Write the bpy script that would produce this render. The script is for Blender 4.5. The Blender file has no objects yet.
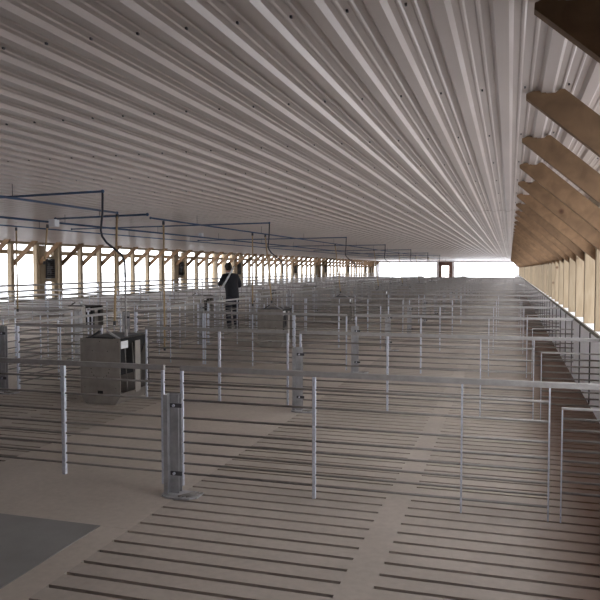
import bpy, bmesh, math, random
from mathutils import Vector, Matrix
random.seed(7)
sc = bpy.context.scene
COL = sc.collection
PI = math.pi
EYE = 1.587
XL, XR = -14.8, 0.90          # inner faces of the side walls
YN, YF = -1.3, 80.0           # near and far end walls
ZC = 2.44                     # ceiling
BAY = 1.22                    # truss spacing
Y0 = 3.56                     # first truss line in view
PEN0, PEN = 4.58, 3.0         # pen partitions

# ------------------------------------------------------------------ materials
def nodes(name):
    m = bpy.data.materials.new(name); m.use_nodes = True
    nt = m.node_tree; b = nt.nodes['Principled BSDF']
    return m, nt, b
def mat(name, col, rough=.6, metal=0., var=.12, scale=6., stretch=(1, 1, 1), bump=0., col2=None, spec=.5):
    m, nt, b = nodes(name)
    b.inputs['Roughness'].default_value = rough
    b.inputs['Metallic'].default_value = metal
    b.inputs['Specular IOR Level'].default_value = spec
    tc = nt.nodes.new('ShaderNodeTexCoord'); mp = nt.nodes.new('ShaderNodeMapping')
    mp.inputs['Scale'].default_value = stretch
    nz = nt.nodes.new('ShaderNodeTexNoise'); nz.inputs['Scale'].default_value = scale
    nz.inputs['Detail'].default_value = 5
    cr = nt.nodes.new('ShaderNodeValToRGB')
    c2 = col2 or tuple(c * (1 - 2 * var) for c in col)
    cr.color_ramp.elements[0].position = .3; cr.color_ramp.elements[1].position = .7
    cr.color_ramp.elements[0].color = (*c2, 1)
    cr.color_ramp.elements[1].color = (*tuple(min(1, c * (1 + var * .3)) for c in col), 1)
    L = nt.links.new
    L(tc.outputs['Object'], mp.inputs['Vector']); L(mp.outputs['Vector'], nz.inputs['Vector'])
    L(nz.outputs['Fac'], cr.inputs['Fac']); L(cr.outputs['Color'], b.inputs['Base Color'])
    if bump:
        bp = nt.nodes.new('ShaderNodeBump'); bp.inputs['Strength'].default_value = bump
        bp.inputs['Distance'].default_value = .004
        L(nz.outputs['Fac'], bp.inputs['Height']); L(bp.outputs['Normal'], b.inputs['Normal'])
    return m

def floor_mat(k=1.):
    m, nt, b = nodes('concrete_floor'); L = nt.links.new
    b.inputs['Roughness'].default_value = .62
    tc = nt.nodes.new('ShaderNodeTexCoord')
    n1 = nt.nodes.new('ShaderNodeTexNoise'); n1.inputs['Scale'].default_value = .9; n1.inputs['Detail'].default_value = 6
    n2 = nt.nodes.new('ShaderNodeTexNoise'); n2.inputs['Scale'].default_value = 22; n2.inputs['Detail'].default_value = 4
    r1 = nt.nodes.new('ShaderNodeValToRGB'); r1.color_ramp.elements[0].position = .3; r1.color_ramp.elements[1].position = .72
    r1.color_ramp.elements[0].color = (.44*k, .385*k, .335*k, 1); r1.color_ramp.elements[1].color = (.62*k, .545*k, .48*k, 1)
    mx = nt.nodes.new('ShaderNodeMixRGB'); mx.blend_type = 'MULTIPLY'; mx.inputs['Fac'].default_value = .25
    L(tc.outputs['Object'], n1.inputs['Vector']); L(tc.outputs['Object'], n2.inputs['Vector'])
    L(n1.outputs['Fac'], r1.inputs['Fac']); L(r1.outputs['Color'], mx.inputs['Color1']); L(n2.outputs['Fac'], mx.inputs['Color2'])
    # slats turn darker and reddish-brown along the right wall
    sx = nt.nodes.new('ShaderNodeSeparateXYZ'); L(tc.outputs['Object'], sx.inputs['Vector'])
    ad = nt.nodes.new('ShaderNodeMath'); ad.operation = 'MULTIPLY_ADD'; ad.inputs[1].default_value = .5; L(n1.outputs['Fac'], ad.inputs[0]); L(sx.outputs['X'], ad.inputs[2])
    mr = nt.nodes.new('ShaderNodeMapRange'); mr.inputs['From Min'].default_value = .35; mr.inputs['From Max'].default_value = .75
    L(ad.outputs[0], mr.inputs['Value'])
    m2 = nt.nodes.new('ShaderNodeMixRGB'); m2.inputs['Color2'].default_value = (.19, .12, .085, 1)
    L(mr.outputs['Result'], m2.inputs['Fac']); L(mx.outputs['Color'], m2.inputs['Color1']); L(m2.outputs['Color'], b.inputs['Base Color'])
    bp = nt.nodes.new('ShaderNodeBump'); bp.inputs['Strength'].default_value = .25; bp.inputs['Distance'].default_value = .003
    L(n2.outputs['Fac'], bp.inputs['Height']); L(bp.outputs['Normal'], b.inputs['Normal'])
    return m

def wood_mat(name, c1, c2, stretch):
    m, nt, b = nodes(name); L = nt.links.new
    b.inputs['Roughness'].default_value = .75
    tc = nt.nodes.new('ShaderNodeTexCoord'); oi = nt.nodes.new('ShaderNodeObjectInfo')
    mp = nt.nodes.new('ShaderNodeMapping'); mp.inputs['Scale'].default_value = stretch
    va = nt.nodes.new('ShaderNodeVectorMath'); va.operation = 'ADD'
    L(tc.outputs['Object'], va.inputs[0]); L(oi.outputs['Location'], va.inputs[1])
    L(va.outputs[0], mp.inputs['Vector'])
    nz = nt.nodes.new('ShaderNodeTexNoise'); nz.inputs['Scale'].default_value = 5; nz.inputs['Detail'].default_value = 6; nz.inputs['Distortion'].default_value = .6
    L(mp.outputs['Vector'], nz.inputs['Vector'])
    cr = nt.nodes.new('ShaderNodeValToRGB'); cr.color_ramp.elements[0].position = .3; cr.color_ramp.elements[1].position = .7
    cr.color_ramp.elements[0].color = (*c2, 1); cr.color_ramp.elements[1].color = (*c1, 1)
    L(nz.outputs['Fac'], cr.inputs['Fac'])
    kn = nt.nodes.new('ShaderNodeTexVoronoi'); kn.inputs['Scale'].default_value = 2.6
    L(va.outputs[0], kn.inputs['Vector'])
    kr = nt.nodes.new('ShaderNodeValToRGB'); kr.color_ramp.elements[0].position = .05; kr.color_ramp.elements[1].position = .1
    kr.color_ramp.elements[0].color = (.35, .2, .14, 1); kr.color_ramp.elements[1].color = (1, 1, 1, 1)
    L(kn.outputs['Distance'], kr.inputs['Fac'])
    mx = nt.nodes.new('ShaderNodeMixRGB'); mx.blend_type = 'MULTIPLY'; mx.inputs['Fac'].default_value = 1
    L(cr.outputs['Color'], mx.inputs['Color1']); L(kr.outputs['Color'], mx.inputs['Color2'])
    hv = nt.nodes.new('ShaderNodeHueSaturation')
    mr = nt.nodes.new('ShaderNodeMapRange'); mr.inputs['To Min'].default_value = .72; mr.inputs['To Max'].default_value = 1.12
    L(oi.outputs['Random'], mr.inputs['Value']); L(mr.outputs['Result'], hv.inputs['Value'])
    L(mx.outputs['Color'], hv.inputs['Color']); L(hv.outputs['Color'], b.inputs['Base Color'])
    return m

M = {}
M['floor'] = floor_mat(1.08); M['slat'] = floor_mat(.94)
M['slab'] = mat('dark_slab', (.27, .26, .255), .7, var=.1, scale=3, bump=.2)
M['pit'] = mat('pit_concrete', (.08, .07, .06), .9)
M['ceil'] = mat('white_liner_steel', (.57, .50, .46), .29, var=.04, scale=1.2)
M['wallw'] = mat('white_wall_panel', (.86, .86, .90), .6, var=.06, scale=2.5, stretch=(1, .4, 1))
M['wood'] = wood_mat('pine_post', (.33, .26, .175), (.24, .18, .11), (6, 6, .7))
M['woodb'] = wood_mat('pine_brace', (.29, .175, .092), (.19, .112, .058), (2, 8, 2))
M['sill'] = mat('weathered_sill', (.16, .145, .12), .8)
M['galv'] = mat('galvanised_steel', (.72, .76, .86), .45, .3, var=.1, scale=40)
M['rail'] = mat('galvanised_rail', (.40, .385, .38), .62, .12, var=.08, scale=25)
M['rod'] = mat('dull_rod', (.29, .27, .255), .6, .2, var=.1, scale=25)
M['weld'] = mat('weld_bead', (.8, .82, .88), .35, .4)
M['plate'] = mat('anchor_plate_steel', (.50, .50, .52), .5, .35, var=.15, scale=14)
M['feed'] = mat('feeder_stainless', (.40, .37, .34), .42, .55, var=.12, scale=7)
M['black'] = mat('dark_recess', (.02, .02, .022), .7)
M['strap'] = mat('dark_strap', (.10, .10, .11), .6, .3)
M['white'] = mat('white_plastic', (.8, .82, .85), .4, var=.03)
M['blue'] = mat('blue_water_pipe', (.06, .11, .21), .4, var=.1, scale=10)
M['hose'] = mat('dark_hose', (.03, .03, .045), .5)
M['tan'] = mat('tan_drop_tube', (.50, .36, .20), .5, var=.1, scale=12)
M['fan'] = mat('fan_housing', (.035, .035, .04), .6)
M['snow'] = mat('outside_ground', (.62, .63, .66), .9, var=.03, scale=.3)
M['doorc'] = mat('brown_door', (.14, .075, .06), .6)
M['jacket'] = mat('black_jacket', (.018, .018, .024), .85, bump=.3, scale=20)
M['pants'] = mat('dark_trousers', (.03, .032, .045), .9)
M['skin'] = mat('skin', (.55, .33, .24), .55, var=.05)
M['hair'] = mat('dark_hair', (.02, .015, .012), .7, scale=60)
M['shoe'] = mat('rubber_boot', (.02, .02, .02), .6)
m, nt, b = nodes('door_glass'); b.inputs['Base Color'].default_value = (1, .88, .82, 1)
b.inputs['Transmission Weight'].default_value = 1; b.inputs['Roughness'].default_value = .02; b.inputs['IOR'].default_value = 1.02
M['glass'] = m

# ------------------------------------------------------------------ mesh helpers
class MB:
    def __init__(s): s.bm = bmesh.new()
    def box(s, x0, x1, y0, y1, z0, z1, mi=0):
        v = [s.bm.verts.new(p) for p in ((x0,y0,z0),(x1,y0,z0),(x1,y1,z0),(x0,y1,z0),(x0,y0,z1),(x1,y0,z1),(x1,y1,z1),(x0,y1,z1))]
        for f in ((3,2,1,0),(4,5,6,7),(0,1,5,4),(1,2,6,5),(2,3,7,6),(3,0,4,7)):
            s.bm.faces.new([v[i] for i in f]).material_index = mi
        return s
    def cyl(s, p0, p1, r, n=8, r1=None, mi=0):
        p0, p1 = Vector(p0), Vector(p1); d = (p1 - p0).normalized()
        a = d.orthogonal().normalized(); c = d.cross(a); r1 = r if r1 is None else r1
        A = [s.bm.verts.new(p0 + r * (math.cos(2*PI*i/n) * a + math.sin(2*PI*i/n) * c)) for i in range(n)]
        B = [s.bm.verts.new(p1 + r1 * (math.cos(2*PI*i/n) * a + math.sin(2*PI*i/n) * c)) for i in range(n)]
        for i in range(n):
            f = s.bm.faces.new((A[i], A[(i+1) % n], B[(i+1) % n], B[i])); f.smooth = True; f.material_index = mi
        s.bm.faces.new(A[::-1]).material_index = mi; s.bm.faces.new(B).material_index = mi
        return s
    def tube(s, pts, r, n=8):
        pts = [Vector(p) for p in pts]; rings = []; a = None
        for i, p in enumerate(pts):
            d = (pts[min(i+1, len(pts)-1)] - pts[max(i-1, 0)]).normalized()
            a = d.orthogonal().normalized() if a is None else (a - a.dot(d) * d).normalized()
            c = d.cross(a)
            rings.append([s.bm.verts.new(p + r * (math.cos(2*PI*k/n) * a + math.sin(2*PI*k/n) * c)) for k in range(n)])
        for A, B in zip(rings, rings[1:]):
            for k in range(n):
                f = s.bm.faces.new((A[k], A[(k+1) % n], B[(k+1) % n], B[k])); f.smooth = True
        s.bm.faces.new(rings[0][::-1]); s.bm.faces.new(rings[-1])
        return s
    def prism(s, pts, axis, a0, a1, mi=0):       # polygon extruded along axis
        def mk(p, a):
            return {'x': (a, p[0], p[1]), 'y': (p[0], a, p[1]), 'z': (p[0], p[1], a)}[axis]
        A = [s.bm.verts.new(mk(p, a0)) for p in pts]; B = [s.bm.verts.new(mk(p, a1)) for p in pts]
        n = len(pts)
        for i in range(n): s.bm.faces.new((A[i], A[(i+1) % n], B[(i+1) % n], B[i])).material_index = mi
        s.bm.faces.new(A[::-1]).material_index = mi; s.bm.faces.new(B).material_index = mi
        return s
    def ball(s, c, r, sc3=(1,1,1), n=10):
        g = bmesh.ops.create_uvsphere(s.bm, u_segments=n, v_segments=max(6, n*2//3), radius=r)
        for v in g['verts']: v.co = Vector((v.co.x*sc3[0], v.co.y*sc3[1], v.co.z*sc3[2])) + Vector(c)
        for v in g['verts']:
            for f in v.link_faces: f.smooth = True
        return s
    def build(s, name, mats, parent=None, bevel=0):
        bmesh.ops.recalc_face_normals(s.bm, faces=s.bm.faces[:])
        me = bpy.data.meshes.new(name); s.bm.to_mesh(me); s.bm.free()
        for q in (mats if isinstance(mats, (list, tuple)) else [mats]): me.materials.append(q)
        o = bpy.data.objects.new(name, me); COL.objects.link(o)
        if parent: o.parent = parent
        if bevel:
            bv = o.modifiers.new('bevel', 'BEVEL'); bv.width = bevel; bv.segments = 2; bv.limit_method = 'ANGLE'
        return o

def tag(o, label=None, cat=None, group=None, kind=None):
    if label: o['label'] = label
    if cat: o['category'] = cat
    if group: o['group'] = group
    if kind: o['kind'] = kind
    return o
def thing(name, loc=(0,0,0), rz=0):
    o = bpy.data.objects.new(name, None); COL.objects.link(o); o.location = loc; o.rotation_euler = (0,0,rz)
    o.empty_display_size = .1
    return o
def kids(o): return [c for c in COL.objects if c.parent == o]
def copy_tree(o, loc=None, parent=None, cache={}):
    if o.name not in cache:
        cache[o.name] = [(c, kids(c)) for c in kids(o)]
    r = o.copy(); COL.objects.link(r)
    if loc is not None: r.location = loc
    for k in ('label', 'category', 'group', 'kind'):
        if k in r: del r[k]
    for c, gs in cache[o.name]:
        d = c.copy(); COL.objects.link(d); d.parent = r
        for g in gs:
            e = g.copy(); COL.objects.link(e); e.parent = d
    return r
def struct(o, label=None): return tag(o, label, None, None, 'structure')
ORD = ['nearest', 'second', 'third', 'fourth', 'fifth', 'sixth', 'seventh', 'eighth', 'ninth', 'tenth', 'eleventh', 'twelfth', 'thirteenth', 'fourteenth']

# ------------------------------------------------------------------ floor: concrete slats with real slots
def build_floor():
    mb = MB(); T = -.12
    cols = [(-2.20, -.80), (-.63, .88), (-6.02, -5.05), (-4.90, -3.97), (-9.3, -7.25), (-12.8, -11.1), (-14.75, -12.95)]
    slots = sorted(cols)
    # solid bands running the length of the barn
    xs = [XL - .15] + [c for s in slots for c in s] + [XR + .15]
    for i in range(0, len(xs), 2):
        if xs[i] < -3 and xs[i+1] > -3.9:
            mb.box(xs[i], xs[i+1], 3.702, YF, T, 0).box(-2.398, -2.2, YN, 3.70, T, 0)      # starts behind the dark slab
        else:
            mb.box(xs[i], xs[i+1], YN, YF, T, 0, 0 if xs[i+1] < 0 and xs[i+1] - xs[i] > .3 else 1)
    pitch, gap = .151, .031
    for ci, (x0, x1) in enumerate(slots):
        y = YN
        if x1 < -2.5: y = 3.702
        off = .03 * ci
        y1 = y
        while y1 < YF:
            y2 = min(y1 + pitch - gap, YF)
            if (YF - y2) < .2: y2 = YF
            mb.box(x0, x1, y1, y2, T, 0, 1)
            y1 = y2 + gap if y2 < YF else YF
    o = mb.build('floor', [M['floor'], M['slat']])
    struct(o, 'pale concrete floor with slatted pens and solid lying strips')
    d = MB().box(XL - .15, -2.40, YN, 3.70, T, .003).build('floor_slab', M['slab']); struct(d, 'dark grey concrete slab at the near left corner')
    p = MB().box(XL - .15, XR + .15, YN, YF, -.75, -.7).build('pit_floor', M['pit']); struct(p, 'dark manure pit floor below the slots')
build_floor()

# ------------------------------------------------------------------ ceiling: ribbed liner panels
def build_ceiling():
    P = .1985
    prof = [(0, 0), (.048, 0), (.064, .020), (.086, .020), (.092, .0155), (.100, .0155), (.106, .020), (.136, .020), (.142, .0155), (.150, .0155), (.156, .020), (.1825, .020)]
    bm = bmesh.new()
    pts = []
    x = XL - .15
    while x < XR + .2:
        for a, z in prof: pts.append((x + a, ZC + z))
        x += P
    sheets = [(YN - .1, 11.0), (10.9, 22.9), (22.75, 30.4), (30.2, 41.2), (41.0, 53.0), (52.8, 66), (65.8, YF + .1)]
    for k, (a, b_) in enumerate(sheets):
        dz0, dz1 = 0, -.012
        A = [bm.verts.new((px, a, pz - (.004 if k else 0))) for px, pz in pts]
        B = [bm.verts.new((px, b_, pz)) for px, pz in pts]
        A2 = [bm.verts.new((px, a, pz + .03)) for px, pz in pts]
        for i in range(len(pts) - 1):
            bm.faces.new((A[i], A[i+1], B[i+1], B[i])); bm.faces.new((A[i], A[i+1], A2[i+1], A2[i]))
    bmesh.ops.recalc_face_normals(bm, faces=bm.faces[:])
    me = bpy.data.meshes.new('ceiling'); bm.to_mesh(me); bm.free(); me.materials.append(M['ceil'])
    o = bpy.data.objects.new('ceiling', me); COL.objects.link(o); struct(o, 'ribbed white steel ceiling running the length of the barn')
    r = MB().box(XL - .75, XR + .75, YN - .5, YF + .5, ZC + .10, ZC + .16).build('roof_deck', M['wallw']); struct(r, 'roof deck above the ceiling with eaves')
    # screws along every truss line
    mb = MB()
    for k in range(-3, 24):
        y = Y0 + BAY * k
        x = XL - .15
        while x < XR:
            mb.box(x + .116, x + .124, y - .006, y + .006, ZC + .012, ZC + .0205); x += P
    s = mb.build('ceiling_screws', M['strap']); tag(s, 'tiny dark screw heads dotted in rows across the ribbed ceiling', 'screws', None, 'stuff')
build_ceiling()

# ------------------------------------------------------------------ walls
rw = MB().box(XR, XR + .16, YN, YF, -.1, .845).box(XR - .004, XR + .02, YN, YF, .845, .885, 1).box(XR + .021, XR + .30, YN, YF, .845, .883, 2).build('wall_right', [M['wallw'], M['sill'], M['white']]); struct(rw, 'low pale concrete wall under the right side opening')
for k in range(-1, 34):
    y = Y0 + BAY * k + .2
    s = MB().box(XR - .012, XR, y - .02, y + .02, .02, .845).build('wall_strap', M['strap'], rw)
hr = MB().box(XR + .02, XR + .16, YN, YF, 2.26, ZC + .02).build('trim_1', M['wood']); struct(hr, 'timber header above the right side opening')
lw = MB().box(XL - .16, XL, YN, YF, -.1, .53).box(XL - .2, XL + .004, YN, YF, .53, .57, 1).build('wall_left', [M['wallw'], M['sill']]); struct(lw, 'low pale wall under the left side opening')
hl = MB().box(XL - .16, XL - .02, YN, YF, 2.36, ZC + .02).build('trim_2', M['wood']); struct(hl, 'timber header above the left side opening')
fa = MB().box(XL - .75, XL - .71, YN, YF, 2.06, 2.20).box(XL - .75, XL - .16, YN, YF, 2.46, 2.48).build('trim_3', M['wood']); struct(fa, 'timber fascia outside the left side opening')
for nm, x, lb in (('wall_right', XR + .01, 'unseen closed wall added on the right to darken the near end'), ('wall_left', XL - .15, 'unseen closed wall added on the left to darken the near end')):
    c_ = MB().box(x, x + .14, YN, 2.6, .57 if x < 0 else .886, 2.26 if x > 0 else 2.36).build(nm, M['wallw']); struct(c_, lb)  # added out of view to cut light on the near ceiling and braces
nw = MB().box(XL - .16, XR + .16, YN - .15, YN, -.1, ZC + .05).build('wall_near', M['wallw']); struct(nw, 'solid end wall behind the viewer')
# closed side walls next to the near end (nothing of this is in view)
bwm = MB()
bwm.box(XL - .16, XR + .16, YF, YF + .15, -.1, .50).box(XL - .16, XR + .16, YF, YF + .15, 2.33, ZC + .05)
for a, b_ in ((XL - .16, -14.55), (-7.9, -7.70), (-6.22, -6.05), (.58, XR + .16)): bwm.box(a, b_, YF, YF + .15, .5, 2.33)
bw = bwm.build('wall_back', M['wallw']); struct(bw, 'far end wall with two wide openings and a door')
def frame(name, x0, x1, z0, z1, m, t=.06, y=YF - .03, par=None):
    mb = MB().box(x0, x1, y, y + .08, z1 - t, z1).box(x0, x1, y, y + .08, z0, z0 + t)
    mb.box(x0, x0 + t, y, y + .08, z0 + t, z1 - t).box(x1 - t, x1, y, y + .08, z0 + t, z1 - t)
    return mb.build(name, m, par)
w1 = frame('window_1', -14.55, -7.9, .50, 2.33, M['wallw']); struct(w1, 'bright wide opening left of the end door')
w2 = frame('window_2', -6.05, .58, .50, 2.33, M['wallw']); struct(w2, 'bright wide opening right of the end door')
dr = MB().box(-7.70, -7.38, YF, YF + .06, .0, 2.33).box(-6.58, -6.22, YF, YF + .06, .0, 2.33).box(-7.38, -6.58, YF, YF + .06, 0, .55).box(-7.38, -6.58, YF, YF + .06, 1.9, 2.33).build('door_1', M['doorc']); struct(dr, 'dark brown end door with a bright pane')
MB().box(-7.38, -6.58, YF + .02, YF + .035, .55, 1.9).build('door_pane', M['glass'], dr)
MB().cyl((-6.42, YF, 1.0), (-6.42, YF - .06, 1.0), .015).box(-6.5, -6.41, YF - .07, YF - .055, .985, 1.015).build('door_handle', M['galv'], dr)
gd = MB().box(-140, 120, -60, 240, -.16, -.14)
g = gd.build('ground_outside', M['snow']); struct(g, 'white snowy ground outside the barn')
# open a hole in the outdoor ground where the pit is
g.data.clear_geometry()
mb = MB()
for r in ((-140, XL - .16, -60, 240), (XR + .16, 120, -60, 240), (XL - .16, XR + .16, -60, YN - .15), (XL - .16, XR + .16, YF + .15, 240)):
    mb.box(r[0], r[1], r[2], r[3], -.2, -.1)
tmp = mb.build('tmp', M['snow']); g.data = tmp.data; bpy.data.objects.remove(tmp)
g.data.name = 'ground_outside'

# ------------------------------------------------------------------ timber posts with knee braces
def brace_mesh(side):        # local: post face at x=0, goes inward (sign) and up to the ceiling
    s = side
    mb = MB()
    # polygon in XZ: parallelogram 0.14 m wide, with notches cut round the ceiling ribs
    top = [(s*.835, ZC), (s*.80, ZC + .012), (s*.76, ZC + .012), (s*.74, ZC - .004), (s*.70, ZC - .004), (s*.68, ZC + .012), (s*.66, ZC + .012), (s*.645, ZC + .0)]
    low = [(s*-.02, 1.68), (s*-.02, 1.86)]
    pts = [(s*.835, ZC - .02)] + top + low[::-1]
    # order: lower front edge -> up -> along the ceiling -> back down the upper edge -> foot
    mb.prism(pts, 'y', .06, .112)
    return mb
def make_post(side):
    t = thing('timber_post')
    s = side
    mb = MB()
    zb = .885 if side < 0 else .57
    for i in range(3): mb.box(min(s*-.02, s*-.16), max(s*-.02, s*-.16), (-.057 + .038*i)*(1 if s < 0 else 1.3) + .0008, (-.019 + .038*i)*(1 if s < 0 else 1.3) - .0008, zb, ZC - .002 if side < 0 else 2.36)
    mb.build('post', M['wood'], t)
    brace_mesh(side).build('knee_brace', M['woodb'], t)
    return t
# side = +1: left wall (inward is +x), -1: right wall
pl = make_post(1); pr = make_post(-1)
NB = int((YF - .4 - Y0) / BAY)
first = True
for k in range(-1, NB):
    y = Y0 + BAY * k
    o = pr if first else copy_tree(pr); first = False
    o.location = (XR, y, 0)
    if k <= 0: lab = 'knee brace and timber post nearest the viewer, dark brown plank at the top right corner' if k == 0 else 'timber post beside the viewer on the right wall'
    elif k < 9: lab = '%s sawn timber post with slanted knee brace from the near end of the right wall' % ORD[k]
    else: lab = 'timber post with knee brace in the distant overlapping row on the right wall'
    tag(o, lab, 'post', 'timber posts along the right wall')
first = True
for k in range(11, NB):
    y = Y0 + BAY * k - .1
    o = pl if first else copy_tree(pl); first = False
    o.location = (XL, y + .12, 0)
    j = k - 12
    if j < 0: lab = 'timber post with knee brace at the very left edge of the left wall'
    elif j < 14: lab = '%s timber post with knee brace counted from the left edge of the bright left opening' % (['first'] + ORD[1:])[j]
    else: lab = 'timber post with knee brace in the far, closely spaced part of the left wall'
    tag(o, lab, 'post', 'timber posts along the left wall')

# wall fans between left posts
def make_fan():
    t = thing('wall_fan')
    mb = MB()
    for a, b_ in ((-.22, -.20), (.20, .22)): mb.box(-.15, .02, a, b_, 1.26, 1.90)
    mb.box(-.15, .02, -.20, .20, 1.26, 1.28).box(-.15, .02, -.20, .20, 1.88, 1.90)
    mb.build('housing', M['fan'], t)
    MB().box(-.14, -.12, -.20, .20, 1.28, 1.88).build('shutter', M['black'], t)
    MB().cyl((-.06, 0, 1.58), (-.01, 0, 1.58), .05, 12).build('motor', M['strap'], t)
    for i in range(5):
        a = 2*PI*i/5
        mb = MB(); c, s_ = math.cos(a), math.sin(a)
        p = [(.04, .04), (.06, .08), (.18, .10), (.19, .0), (.05, -.03)]
        mb.prism([(yy*c - zz*s_, 1.58 + yy*s_ + zz*c) for yy, zz in p], 'x', -.055, -.045); mb.build('blade', M['strap'], t)
    for i in range(9):
        z = 1.32 + i * .065
        MB().cyl((.012, -.20, z), (.012, .20, z), .004, 6).build('guard_wire', M['rod'], t)
    for q in ((-.50, -.225, .572, 2.35), (.225, .44, .572, 2.35), (-.224, .224, 1.14, 1.255), (-.224, .224, 1.905, 2.0)):
        MB().box(-.14, -.02, *q).build('surround_board', M['wood'], t)
    return t
fan0 = make_fan()
fan_names = ['dark wall fan boxed in timber at the far left edge', 'dark wall fan left of the person by the middle of the left opening', 'dark wall fan just right of the person on the left wall',
             'dark wall fan in the left opening, fourth from the left', 'dark wall fan beside the boarded wooden panel', 'dark wall fan, second from the far left corner', 'dark wall fan closest to the far left corner']
for i, kk in enumerate((1, 9, 15, 24, 31, 38, 45)):
    o = fan0 if i == 0 else copy_tree(fan0)
    o.location = (XL, Y0 + .12 + BAY*(12 + kk) - .1 + .61, 0); tag(o, fan_names[i], 'fan', 'fans in the left wall')
# boarded bays
def boards(y0, y1, lab):
    t = thing('boarded_panel', (XL, y0, 0)); n = int((y1 - y0) / .2)
    for i in range(n):
        b_ = MB().box(-.185, -.165, i*(y1-y0)/n + .003, (i+1)*(y1-y0)/n - .003, .572, 2.358).build('board', M['wood'], t)
    tag(t, lab, 'panel')
boards(Y0 + BAY*41 + .1, Y0 + BAY*43 - .2, 'tan boarded wooden panel closing a gap in the left opening')
boards(Y0 + BAY*59 + .2, YF - .4, 'tan wooden boarding at the far left corner of the barn')
# outside porch posts seen through the opening
def porch():
    t = thing('porch_post')
    MB().box(-.07, .07, -.07, .07, -.1, 2.45).build('post', M['wood'], t)
    MB().prism([(-.02, 1.55), (-.02, 1.75), (.62, 2.38), (.75, 2.38)], 'x', .08, .12).build('knee_brace', M['woodb'], t)
    return t
pp = porch()
for i in range(3):
    o = pp if i == 0 else copy_tree(pp)
    o.location = (XL - 1.35, 36.6 + 1.3*i, 0); tag(o, '%s porch post with brace outside the left opening, left of the person' % ['left', 'middle', 'right'][i], 'post', 'porch posts outside')

# ------------------------------------------------------------------ pen gates
RODS = [.755, .63, .50, .40, .32, .24, .165, .09]
def make_gate(name, L, ups, axis='x', rods=RODS, h=.863, ext=0, flat=True, simple=False, top_h=.037, rod_r=.0082):
    """gate along +x from its origin (0..L); ups = list of (x, half width)"""
    t = None if simple else thing(name)
    def P(x, y, z): return (x, y, z) if axis == 'x' else (y, x, z)
    def bx(mb, x0, x1, y0, y1, z0, z1):
        if axis == 'x': mb.box(x0, x1, y0, y1, z0, z1)
        else: mb.box(y0, y1, x0, x1, z0, z1)
    if simple:
        mb = MB(); bx(mb, 0, L + ext, -.014, -.004, h - top_h/2, h + top_h/2)
        for z in rods: mb.cyl(P(0, 0, z), P(L, 0, z), rod_r, 4)
        for x, w in ups: bx(mb, x - w, x + w, -.012, .010, .001, h)
        return mb.build(name, M['rail'])
    mb = MB(); bx(mb, 0, L + ext, -.016, .012, h - top_h/2, h + top_h/2); mb.build('top_rail', M['rail'], t, .002)
    for z in rods: MB().cyl(P(0, 0, z), P(L, 0, z), rod_r, 8).build('rod', M['rod'], t)
    for x, w in ups:
        w *= .85
        mb = MB(); bx(mb, x - w, x + w, -w - .006, w - .006, .001, h - top_h/2 - .001)
        for z in rods: mb.ball(P(x, -w - .004, z), w*.75, (1, .6, .8) if axis == 'x' else (.6, 1, .8), 6)
        mb.build('upright', M['galv'], t)
    return t

SEG = {  # name -> (x0, length, uprights, ext, what)
 'main': dict(L=2.54, ups=[(.012, .012), (1.01, .013), (2.0, .007), (2.533, .006)], x=-2.285, ext=.62),
 'stub': dict(L=.56, ups=[(.005, .005)], x=.318, rods=[.72, .655, .585, .52, .455, .39, .325, .26, .19], h=.72),
 'inner': dict(L=1.835, ups=[(.977, .016), (1.823, .012), (.012, .012)], x=-4.25, ext=0),
 'innerwide': dict(L=2.42, ups=[(1.56, .016), (2.408, .012), (.85, .009), (.012, .012)], x=-4.835, ext=0),
 'alleyside': dict(L=1.27, ups=[(.012, .012), (.66, .008), (1.26, .012)], x=-6.12, ext=0),
 'left1': dict(L=1.40, ups=[(.012, .012), (.7, .008), (1.39, .012)], x=-8.58, ext=0),
 'left2': dict(L=2.70, ups=[(.012, .012), (.9, .008), (1.8, .008), (2.69, .012)], x=-11.9, ext=0),
 'left3': dict(L=2.60, ups=[(.012, .012), (.9, .008), (1.7, .008), (2.59, .012)], x=-14.55, ext=0),
}
WHAT = {
 'main': 'right-hand grey pen gate over slats, reaching the right wall',
 'stub': 'short close-barred gate stub against the low right wall',
 'inner': 'grey pen gate left of the anchor post, ending at a feeder',
 'innerwide': 'grey pen gate left of the anchor post, without feeder',
 'alleyside': 'grey pen gate right beside the centre alley',
 'left1': 'grey pen gate just past the centre alley',
 'left2': 'grey pen gate in the middle of the left pens',
 'left3': 'grey pen gate at the left wall',
}
NP = 19
detail = 6
for key, d in SEG.items():
    nm = 'wall_gate' if key == 'stub' else 'pen_gate'
    kw = dict(L=d['L'], ups=d['ups'], ext=d.get('ext', 0), rods=d.get('rods', RODS), h=d.get('h', .863))
    if key == 'stub': kw['top_h'] = .014
    full = make_gate(nm, **kw); simp = make_gate(nm, simple=True, **kw)
    fu = su = False
    start = 0 if key in ('main', 'stub', 'inner', 'innerwide') else (1 if key == 'alleyside' else 2)
    for n in range(start, NP):
        if (key == 'inner' and n % 2 == 0) or (key == 'innerwide' and n % 2 == 1): continue
        if n < detail:
            o = full if not fu else copy_tree(full); fu = True
        else:
            if not su: o = simp; su = True
            else: o = simp.copy(); COL.objects.link(o)
        o.location = (d['x'], PEN0 + PEN*n, 0)
        if n < 10: lab = '%s %s' % (ORD[(n - start) // (2 if key in ('inner', 'innerwide') else 1)], WHAT[key])
        else: lab = 'distant ' + WHAT[key]
        tag(o, lab, 'gate', {'main': 'right-hand pen gates', 'stub': 'gate stubs at the right wall', 'inner': 'pen gates ending at feeders', 'innerwide': 'pen gates without feeders', 'alleyside': 'pen gates beside the centre alley', 'left1': 'pen gates past the centre alley', 'left2': 'middle pen gates of the left pens', 'left3': 'pen gates at the left wall'}[key])
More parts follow.
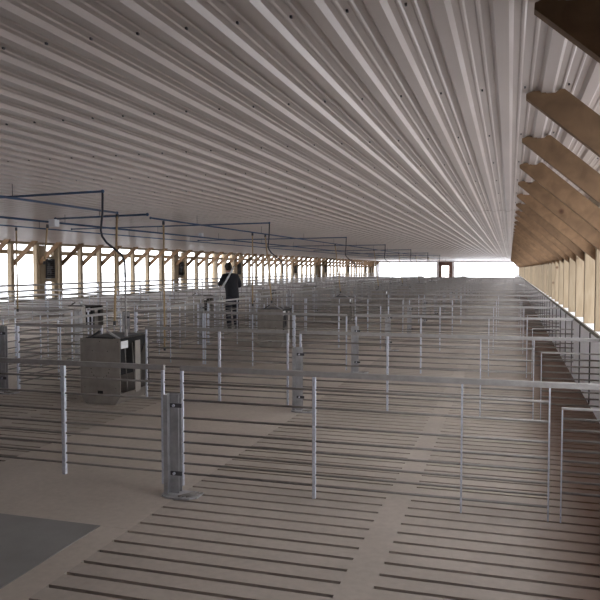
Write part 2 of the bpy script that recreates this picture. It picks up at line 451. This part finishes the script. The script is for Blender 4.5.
# alley gates lengthwise
for side, x in (('right', -6.18), ('left', -7.12)):
    kw = dict(L=2.54, ups=[(.012, .012), (.85, .009), (1.7, .009), (2.528, .012)], axis='y')
    full = make_gate('alley_gate', **kw); simp = make_gate('alley_gate', simple=True, **kw); fu = su = False
    for n in range(0, NP):
        if n < 5: o = full if not fu else copy_tree(full); fu = True
        elif not su: o = simp; su = True
        else: o = simp.copy(); COL.objects.link(o)
        o.location = (x, PEN0 + .10 + PEN*n, 0)
        if n < 10: lab = '%s lengthwise grey gate on the %s side of the centre alley' % (ORD[n], side)
        else: lab = 'distant lengthwise grey gate on the %s side of the centre alley' % side
        tag(o, lab, 'gate', 'gates along the %s side of the centre alley' % side)
# pipe railing along the left wall
t = thing('wall_railing', (XL + .16, 0, 0))
for z in (1.06, .88, .70): MB().cyl((0, 10.2, z), (0, YF - .3, z), .03, 8).build('rail', M['rod'], t)
for i in range(22):
    MB().box(-.02, .02, 10.4 + 3.05*i, 10.44 + 3.05*i, 0.001, 1.06).build('post', M['galv'], t)
tag(t, 'long three-bar pipe railing in front of the left wall opening', 'railing')

# ------------------------------------------------------------------ anchor posts
def make_anchor(h=.71):
    t = thing('anchor_post')
    mb = MB().box(-.052, -.020, -.05, -.044, .012, h).box(-.052, -.046, -.05, .04, .012, h).box(-.020, .045, -.012, -.006, .012, h).box(-.052, .045, .034, .04, .012, h)
    mb.build('channel', M['plate'], t)
    pts = [(-.075, -.02), (-.06, -.07), (.0, -.105), (.08, -.11), (.16, -.09), (.2, -.05), (.2, .06), (-.06, .07)]
    MB().prism(pts, 'z', .001, .013).build('base_plate', M['plate'], t)
    for z in (.165, .64):
        b_ = MB().box(.0, .085, -.05, -.040, z - .014, z + .014).build('hinge_bracket', M['strap'], t)
        MB().cyl((.03, -.05, z), (.03, -.062, z), .010, 6).build('bolt', M['galv'], b_)
    for i in range(3):
        MB().cyl((.075 + .03*i, -.085 + .0*i, .02), (.145 + .03*i, .03, .02), .005, 6).build('rod_foot', M['rod'], t)
    return t
an = make_anchor(); first = True
for lbl, x, st, fl in (('between the right-hand and inner pen gates', -2.245, 0, 1), ('on the right edge of the centre alley', -6.18, 1, 1), ('on the left edge of the centre alley', -7.12, 2, 1)):
    for n in range(st, NP):
        o = an if first else copy_tree(an); first = False
        o.location = (x, PEN0 - .20 + PEN*n, 0)
        if x < -3: o.scale = (1, 1, 1.2); o.rotation_euler.z = PI if x < -7 else 0
        if n < 8: lab = '%s flat grey steel anchor post %s' % (ORD[n - st], lbl)
        else: lab = 'distant grey steel anchor post ' + lbl
        tag(o, lab, 'anchor post', 'anchor posts ' + lbl)

# ------------------------------------------------------------------ feeders
def make_feeder():
    t = thing('hog_feeder')        # origin: front left corner on the floor; 0.53 wide (x), 0.68 long (y)
    W, Lg, H = .53, .68, .775
    prof = [(.07, .006), (W - .07, .006), (W - .005, .10), (W, .14), (W, H), (0, H), (0, .14), (.005, .10)]
    for y in (0, Lg - .008):
        p = MB().prism(prof, 'y', y, y + .008).build('end_panel', M['feed'], t, .002)
        yy = y - .0015 if y == 0 else y + .008
        hb = MB()
        for i in range(9):
            a = PI + PI * i / 8
            hb.cyl((W/2 + .12*math.cos(a), yy, .42 + .11*math.sin(a)), (W/2 + .12*math.cos(a), yy + .0015, .42 + .11*math.sin(a)), .006, 8)
        for xx, zz in ((.03, .74), (W/2, .74), (W - .03, .74), (.03, .45), (W - .03, .45), (.06, .2), (W - .06, .2), (W/2 - .1, .63), (W/2 + .1, .63)):
            hb.cyl((xx, yy, zz), (xx, yy + .0015, zz), .005, 8)
        hb.build('bolt_holes', M['black'], p)
        MB().box(W/2 - .035, W/2 + .035, yy, yy + .0015, .13, .165).build('drain_hole', M['black'], p)
    # hopper sides narrowing to the shelf
    for s in (0, 1):
        X = (lambda v: v) if s == 0 else (lambda v: W - v)
        MB().prism([(X(.02), H - .002), (X(.028), H - .002), (X(.20), .30), (X(.192), .30)], 'y', .009, Lg - .009).build('hopper_side', M['black'], t)  # near-black colour paints in the shade inside the hopper opening
        MB().prism([(X(.0), .14), (X(.008), .14), (X(.078), .02), (X(.068), .02)], 'y', .009, Lg - .009).build('trough_side', M['feed'], t)
        for i in range(1, 4):
            MB().cyl((X(.01), Lg*i/4, .15), (X(.04), Lg*i/4, .70), .006, 6).build('divider', M['rod'], t)
        MB().box(*sorted((X(.0), X(.006))), .34, .46, .009 + .1, H - .05).build('side_panel', M['feed'], t)
    MB().box(.07, W - .07, .009, Lg - .009, .012, .022).build('trough_floor', M['feed'], t)
    MB().box(W - .002, W + .004, .02, .17, .66, .745).build('instruction_plate', M['white'], t)
    # lid props standing in a shallow V at the front, a flat lid behind
    MB().prism([(.10, H + .002), (.13, H + .002), (.25, H + .075), (.24, H + .09)], 'y', .02, .06).build('lid_prop', M['strap'], t)
    MB().prism([(W - .02, H + .002), (W - .05, H + .002), (W - .19, H + .075), (W - .18, H + .09)], 'y', .02, .06).build('lid_prop', M['plate'], t)
    MB().box(.06, W - .06, .07, Lg - .02, H + .002, H + .012).build('lid', M['strap'], t)
    MB().cyl((W/2, .3, .3), (W/2, .3, H + .04), .008, 8).build('adjuster_rod', M['rod'], t)
    return t
fd = make_feeder(); first = True
for row, x in (('right-hand pens', -4.815), ('left-hand pens', -9.16)):
    for i in range(0, 12):
        n = 1 + 2*i
        if x < -6 and i == 0: continue
        o = fd if first else copy_tree(fd); first = False
        o.location = (x, PEN0 - .53 + PEN*n + (0 if x > -6 else -.2), 0)
        j = i if x > -6 else i - 1
        lab = ('%s grey steel hog feeder in the %s, counted from the viewer' % (ORD[j], row)) if j < 5 else 'distant grey steel hog feeder in the ' + row
        tag(o, lab, 'feeder', 'hog feeders in the ' + row)

# ------------------------------------------------------------------ blue pipes, hoses, drop tubes
ZP = 2.30
def blue(name, pts, lab, r=.012, group='blue water pipes under the ceiling'):
    t = thing(name)
    for a, b_ in zip(pts, pts[1:]): MB().cyl(a, b_, r, 10).build('pipe', M['blue'], t)
    for p in (pts[0], pts[-1]): MB().ball(p, r*1.6, (1, 1, 1), 8).build('fitting', M['blue'], t)
    d = Vector(pts[-1]) - Vector(pts[0]); n = max(1, int(d.length / 3))
    for i in range(n):
        q = Vector(pts[0]) + d * ((i + .5) / n)
        MB().box(q.x - .0025, q.x + .0025, q.y - .0025, q.y + .0025, q.z + r, ZC + .02).build('hanger', M['strap'], t)
    tag(t, lab, 'pipe', group)
    return t
blue('water_pipe', [(-4.84, 4.0, ZP), (-4.84, 7.93, ZP)], 'short lengthwise blue pipe ending above the nearest feeder')
blue('water_pipe', [(-4.87, 8.86, ZP), (-4.87, 70, ZP)], 'long lengthwise blue pipe over the right-hand feeders')
alley_pipe = blue('water_pipe', [(-6.78, 5.0, ZP - .0), (-6.74, 72, ZP - .0)], 'long lengthwise blue pipe above the centre alley', .015)
blue('water_pipe', [(-8.02, 6.0, ZP), (-8.0, 70, ZP)], 'long lengthwise blue pipe beyond the centre alley')
blue('water_pipe', [(-6.70, 9.22, ZP + .05), (-4.92, 8.86, ZP + .05)], 'crosswise blue pipe joining above the second pen', .015)
jb = MB().box(-6.77, -6.66, 9.14, 9.26, ZP - .07, ZP + .04).build('junction_box', M['white'], alley_pipe); jb['label'] = 'small white junction box'
j2 = MB().box(-6.811, -6.741, 14.62, 14.72, ZP + .016, ZP + .095).build('junction_box', M['white'], alley_pipe); j2['label'] = 'small white junction box'
hys = [5.97, 10.88, 16.5, 22.0, 28.0, 34.0, 40.0]
def make_hose():
    t = thing('hanging_hose')
    ctl = [(0, 0, 2.33), (-.005, 0, 2.12), (-.025, 0, 1.96), (-.01, 0, 1.90), (.035, 0, 1.84), (.12, 0, 1.78), (.20, 0, 1.72), (.235, 0, 1.65), (.238, 0, 1.5)]
    MB().tube(ctl, .011).build('hose', M['hose'], t)
    MB().cyl((.238, 0, 1.5), (.24, 0, 1.0), .009, 8).build('standpipe', M['rail'], t)
    MB().cyl((.24, 0, 1.0), (.24, 0, .93), .016, 8).build('nipple', M['rail'], t)
    return t
hz = make_hose()
for i, y in enumerate(hys):
    blue('water_pipe', [(-8.0, y + .62, ZP + .036), (-3.80, y, ZP + .036)], ('%s crosswise blue pipe from the viewer, feeding a dark drop hose' % ORD[i]))
    o = hz if i == 0 else copy_tree(hz)
    o.location = (-3.80, y, 0)
    tag(o, '%s dark drop hose from the viewer, curving down from a crosswise blue pipe' % ORD[i], 'hose', 'dark drop hoses')
def drop(p0, p1, lab):
    t = thing('hanging_drop_tube', (p0[0], p0[1], 0))
    q = Vector(p1) - Vector((p0[0], p0[1], 0))
    MB().cyl((0, 0, p0[2] - .03), q, .0135, 10).build('tube', M['tan'], t)
    MB().cyl((0, 0, p0[2] - .015), (0, 0, p0[2] - .07), .02, 10).build('collar', M['strap'], t)
    MB().cyl(q, q - Vector((0, 0, .05)), .018, 10).build('outlet', M['strap'], t)
    tag(t, lab, 'tube', 'tan drop tubes')
drop((-4.84, 7.93, ZP), (-4.66, 7.55, .94), 'tan drop tube running into the nearest hog feeder')
drop((-4.90, 9.30, ZP), (-4.90, 9.30, .42), 'tan drop tube hanging above the pen behind the nearest feeder')
drop((-4.84, 12.85, ZP), (-4.84, 12.85, .90), 'tan drop tube hanging just left of the second feeder')
drop((-4.84, 13.6, ZP), (-4.62, 13.35, .94), 'tan drop tube running into the second right-hand feeder')
drop((-6.72, 9.05, ZP - .03), (-6.9, 9.2, 1.70), 'short tan drop tube hanging near the nearer white junction box')
drop((-8.05, 10.0, ZP), (-8.05, 10.0, .9), 'tan drop tube at the very left edge')
for i in range(2, 9): drop((-4.84, 7.6 + 6*i, ZP), (-4.62, 7.35 + 6*i, .94), ('tan drop tube into the %s right-hand feeder' % ORD[i]) if i < 5 else 'distant tan drop tube over a right-hand feeder')

# ------------------------------------------------------------------ person in the alley
def skin_mesh(verts, edges, radii, sub=2, root=0):
    me = bpy.data.meshes.new('s'); me.from_pydata(verts, edges, []); o = bpy.data.objects.new('s', me); COL.objects.link(o)
    sk = o.modifiers.new('skin', 'SKIN'); sk.use_smooth_shade = True
    for i, v in enumerate(me.skin_vertices[0].data):
        r = radii[i]; v.radius = r if isinstance(r, tuple) else (r, r); v.use_root = (i == root)
    sb = o.modifiers.new('sub', 'SUBSURF'); sb.levels = sub; sb.render_levels = sub
    dg = bpy.context.evaluated_depsgraph_get(); dg.update()
    out = bpy.data.meshes.new_from_object(o.evaluated_get(dg)); bpy.data.objects.remove(o)
    return out
def chain_obj(name, chains, material, parent, sub=2):
    """chains: list of [(pos, radius), ...]; first chain holds the root, others may start from ('@', ci, vi)"""
    verts, edges, rad, idx = [], [], [], {}
    for ci, ch in enumerate(chains):
        prev = None
        for vi, e in enumerate(ch):
            if e[0] == '@': prev = idx[(e[1], e[2])]; continue
            verts.append(e[0]); rad.append(e[1]); idx[(ci, vi)] = len(verts) - 1
            if prev is not None: edges.append((prev, len(verts) - 1))
            prev = len(verts) - 1
    me = skin_mesh(verts, edges, rad, sub)
    me.name = name; me.materials.clear(); me.materials.append(material)
    o = bpy.data.objects.new(name, me); COL.objects.link(o); o.parent = parent
    return o
per = thing('person', (-6.64, 16.2, 0), math.radians(16.75) + math.radians(38))
tag(per, 'person in a dark jacket and trousers standing in the alley, holding a white pipe', 'person')
# local frame: person faces +y turned slightly left (away from the viewer); x = their right
A = {}
pelvis = (0, 0, .92)
def hand(cx, wrist, palm, sgn, fwd):
    chains = []
    return chains
Rw, Rp = (.20, .22, 1.16), (.17, .28, 1.15)
Lw, Lp = (-.20, .30, 1.24), (-.16, .36, 1.25)
body = [
 [(pelvis, (.13, .10)), ((0, .03, 1.08), (.12, .095)), ((0, .07, 1.25), (.15, .11)), ((0, .11, 1.39), (.13, .095)), ((0, .135, 1.46), .055), ((0, .16, 1.51), .052), ((0, .18, 1.55), .05)],
 [('@', 0, 3), ((.17, .11, 1.385), .065), ((.235, .08, 1.26), .052), ((.26, .06, 1.13), .045), ((.24, .15, 1.14), .038), (Rw, .028), (Rp, (.036, .02))],
 [('@', 0, 3), ((-.17, .11, 1.385), .065), ((-.235, .13, 1.27), .052), ((-.26, .15, 1.16), .045), ((-.235, .23, 1.20), .038), (Lw, .028), (Lp, (.036, .02))],
 [('@', 0, 0), ((.09, 0, .86), .095), ((.10, .03, .68), .082), ((.105, .045, .48), .058), ((.105, .01, .30), .056), ((.105, -.03, .09), .038), ((.108, .0, .045), .040), ((.115, .12, .032), .032)],
 [('@', 0, 0), ((-.09, 0, .86), .095), ((-.11, .01, .68), .082), ((-.115, .02, .48), .058), ((-.12, -.02, .30), .056), ((-.12, -.05, .09), .038), ((-.125, -.02, .045), .040), ((-.13, .10, .032), .032)],
]
bo = chain_obj('body', body, M['skin'], per)
# head and fingers joined into the same mesh
bm = bmesh.new(); bm.from_mesh(bo.data)
def add_ball(c, r, s3, n=16):
    g_ = bmesh.ops.create_uvsphere(bm, u_segments=n, v_segments=n*2//3, radius=r)
    for v in g_['verts']: v.co = Vector((v.co.x*s3[0], v.co.y*s3[1], v.co.z*s3[2])) + Vector(c)
    for f in {f for v in g_['verts'] for f in v.link_faces}: f.smooth = True
hc = Vector((0, .205, 1.605))
add_ball(hc, .1, (.76, .95, 1.12)); add_ball(hc + Vector((0, .06, -.055)), .05, (.9, .9, 1)); add_ball(hc + Vector((0, .102, -.01)), .016, (.8, 1.3, 1.4), 8)
for s in (-1, 1): add_ball(hc + Vector((s*.078, 0, -.005)), .022, (.4, .8, 1.3), 8); add_ball(hc + Vector((s*.03, .086, .012)), .011, (1, .6, .8), 8)
add_ball(hc + Vector((0, .094, -.052)), .02, (1.1, .5, .35), 8)
bm.to_mesh(bo.data); bm.free()
for p in bo.data.polygons: p.use_smooth = True
# fingers
def fingers(palm, s, grip):
    px, py, pz = palm
    for i, ln in enumerate((.030, .034, .032, .026)):
        o_ = (i - 1.5) * .019
        base = Vector((px - s*.01, py + .01, pz + o_))
        p1 = base + Vector((-s*ln*.8, .028, 0)); p2 = p1 + Vector((-s*ln*.7, -.012, -.004)); p3 = p2 + Vector((-s*.002, -.026, -.003))
        yield [(tuple(base), .0095), (tuple(p1), .009), (tuple(p2), .0085), (tuple(p3), .0075)]
    b_ = Vector((px, py - .01, pz + .02))
    yield [(tuple(b_), .0105), (tuple(b_ + Vector((-s*.02, -.018, .02))), .0098), (tuple(b_ + Vector((-s*.042, -.008, .018))), .0085)]
ft = []
for pm, s in ((Rp, 1), (Lp, -1)):
    for c in fingers(pm, s, None): ft.append(c)
bm = bmesh.new(); bm.from_mesh(bo.data)
for c in ft:
    me = skin_mesh([q[0] for q in c], [(i, i+1) for i in range(len(c)-1)], [q[1] for q in c], 1); bm.from_mesh(me)
bm.to_mesh(bo.data); bm.free()
for p in bo.data.polygons: p.use_smooth = True
hr_ = MB(); hr_.ball(hc + Vector((0, -.018, .022)), .107, (.82, .98, 1.08), 18); hr_.build('hair', M['hair'], per)
MB().tube([(-.055, .10, 1.475), (-.03, .09, 1.485), (.03, .09, 1.485), (.055, .10, 1.475), (.06, .15, 1.47), (0, .19, 1.45), (-.06, .15, 1.47), (-.055, .10, 1.475)], .018).build('collar', M['white'], per)
jk = [
 [((0, -.005, .80), (.185, .15)), ((0, .0, .93), (.19, .15)), ((0, .03, 1.08), (.19, .15)), ((0, .065, 1.25), (.20, .155)), ((0, .10, 1.38), (.16, .13)), ((0, .125, 1.44), (.09, .08))],
 [('@', 0, 4), ((.175, .11, 1.385), .085), ((.24, .08, 1.26), .068), ((.265, .06, 1.13), .06), ((.24, .15, 1.14), .05), ((.205, .21, 1.158), .04)],
 [('@', 0, 4), ((-.175, .11, 1.385), .085), ((-.24, .13, 1.27), .068), ((-.265, .15, 1.16), .06), ((-.235, .23, 1.20), .05), ((-.205, .285, 1.235), .04)],
]
chain_obj('jacket', jk, M['jacket'], per)
tr = [
 [((0, 0, 1.02), (.15, .12)), ((0, 0, .88), (.14, .115))],
 [('@', 0, 1), ((.095, 0, .82), .105), ((.10, .03, .66), .092), ((.105, .045, .48), .072), ((.105, .01, .30), .07), ((.105, -.025, .11), .058)],
 [('@', 0, 1), ((-.095, 0, .82), .105), ((-.11, .01, .66), .092), ((-.115, .02, .48), .072), ((-.12, -.02, .30), .07), ((-.12, -.045, .11), .058)],
]
chain_obj('trousers', tr, M['pants'], per)
for s, x, y in ((1, .11, .0), (-1, -.127, -.02)):
    b_ = MB().ball((x, y + .035, .045), .05, (.95, 2.5, .85), 14).ball((x, y - .04, .09), .055, (.95, 1.1, 1.2), 12)
    for v in b_.bm.verts: v.co.z = max(v.co.z, .001)
    b_.build('boot', M['shoe'], per)
# the white pipe runs past the jacket, nearer the viewer
t = MB().cyl((0, 0, 0), (.52, 0, .86), .034, 12).build('white_pipe', M['white'])
R_ = Vector((math.cos(math.radians(16.75)), math.sin(math.radians(16.75)), 0)); F_ = Vector((-R_.y, R_.x, 0))
pb = Vector((-6.64, 16.2, 0)) + R_*(-.25) - F_*.28; t.location = (pb.x, pb.y, 1.06); t.rotation_euler = (0, 0, math.radians(16.75))
t.scale = (.62, 1, .68)
tag(t, 'white pipe held slantwise across the back of the person in the alley', 'pipe')

# ------------------------------------------------------------------ light and camera
w = bpy.data.worlds.new('overcast'); sc.world = w; w.use_nodes = True
bg = w.node_tree.nodes['Background']; bg.inputs['Color'].default_value = (.97, .975, 1, 1); bg.inputs['Strength'].default_value = 4.6
cam = bpy.data.cameras.new('camera'); co = bpy.data.objects.new('camera', cam); COL.objects.link(co)
co.location = (0, 0, EYE); cam.sensor_width = 36; cam.lens = 36 * 697 / 600
co.rotation_euler = (math.radians(90 - 2.588), 0, math.radians(16.751)); cam.clip_end = 500; cam.clip_start = .05
sc.camera = co
sc.view_settings.view_transform = 'Standard'; sc.view_settings.look = 'None'; sc.view_settings.gamma = 1
sc.view_settings.exposure = 0.28
sc.cycles.max_bounces = 12; sc.cycles.diffuse_bounces = 8; sc.cycles.use_denoising = True
sc.cycles.sample_clamp_indirect = 6
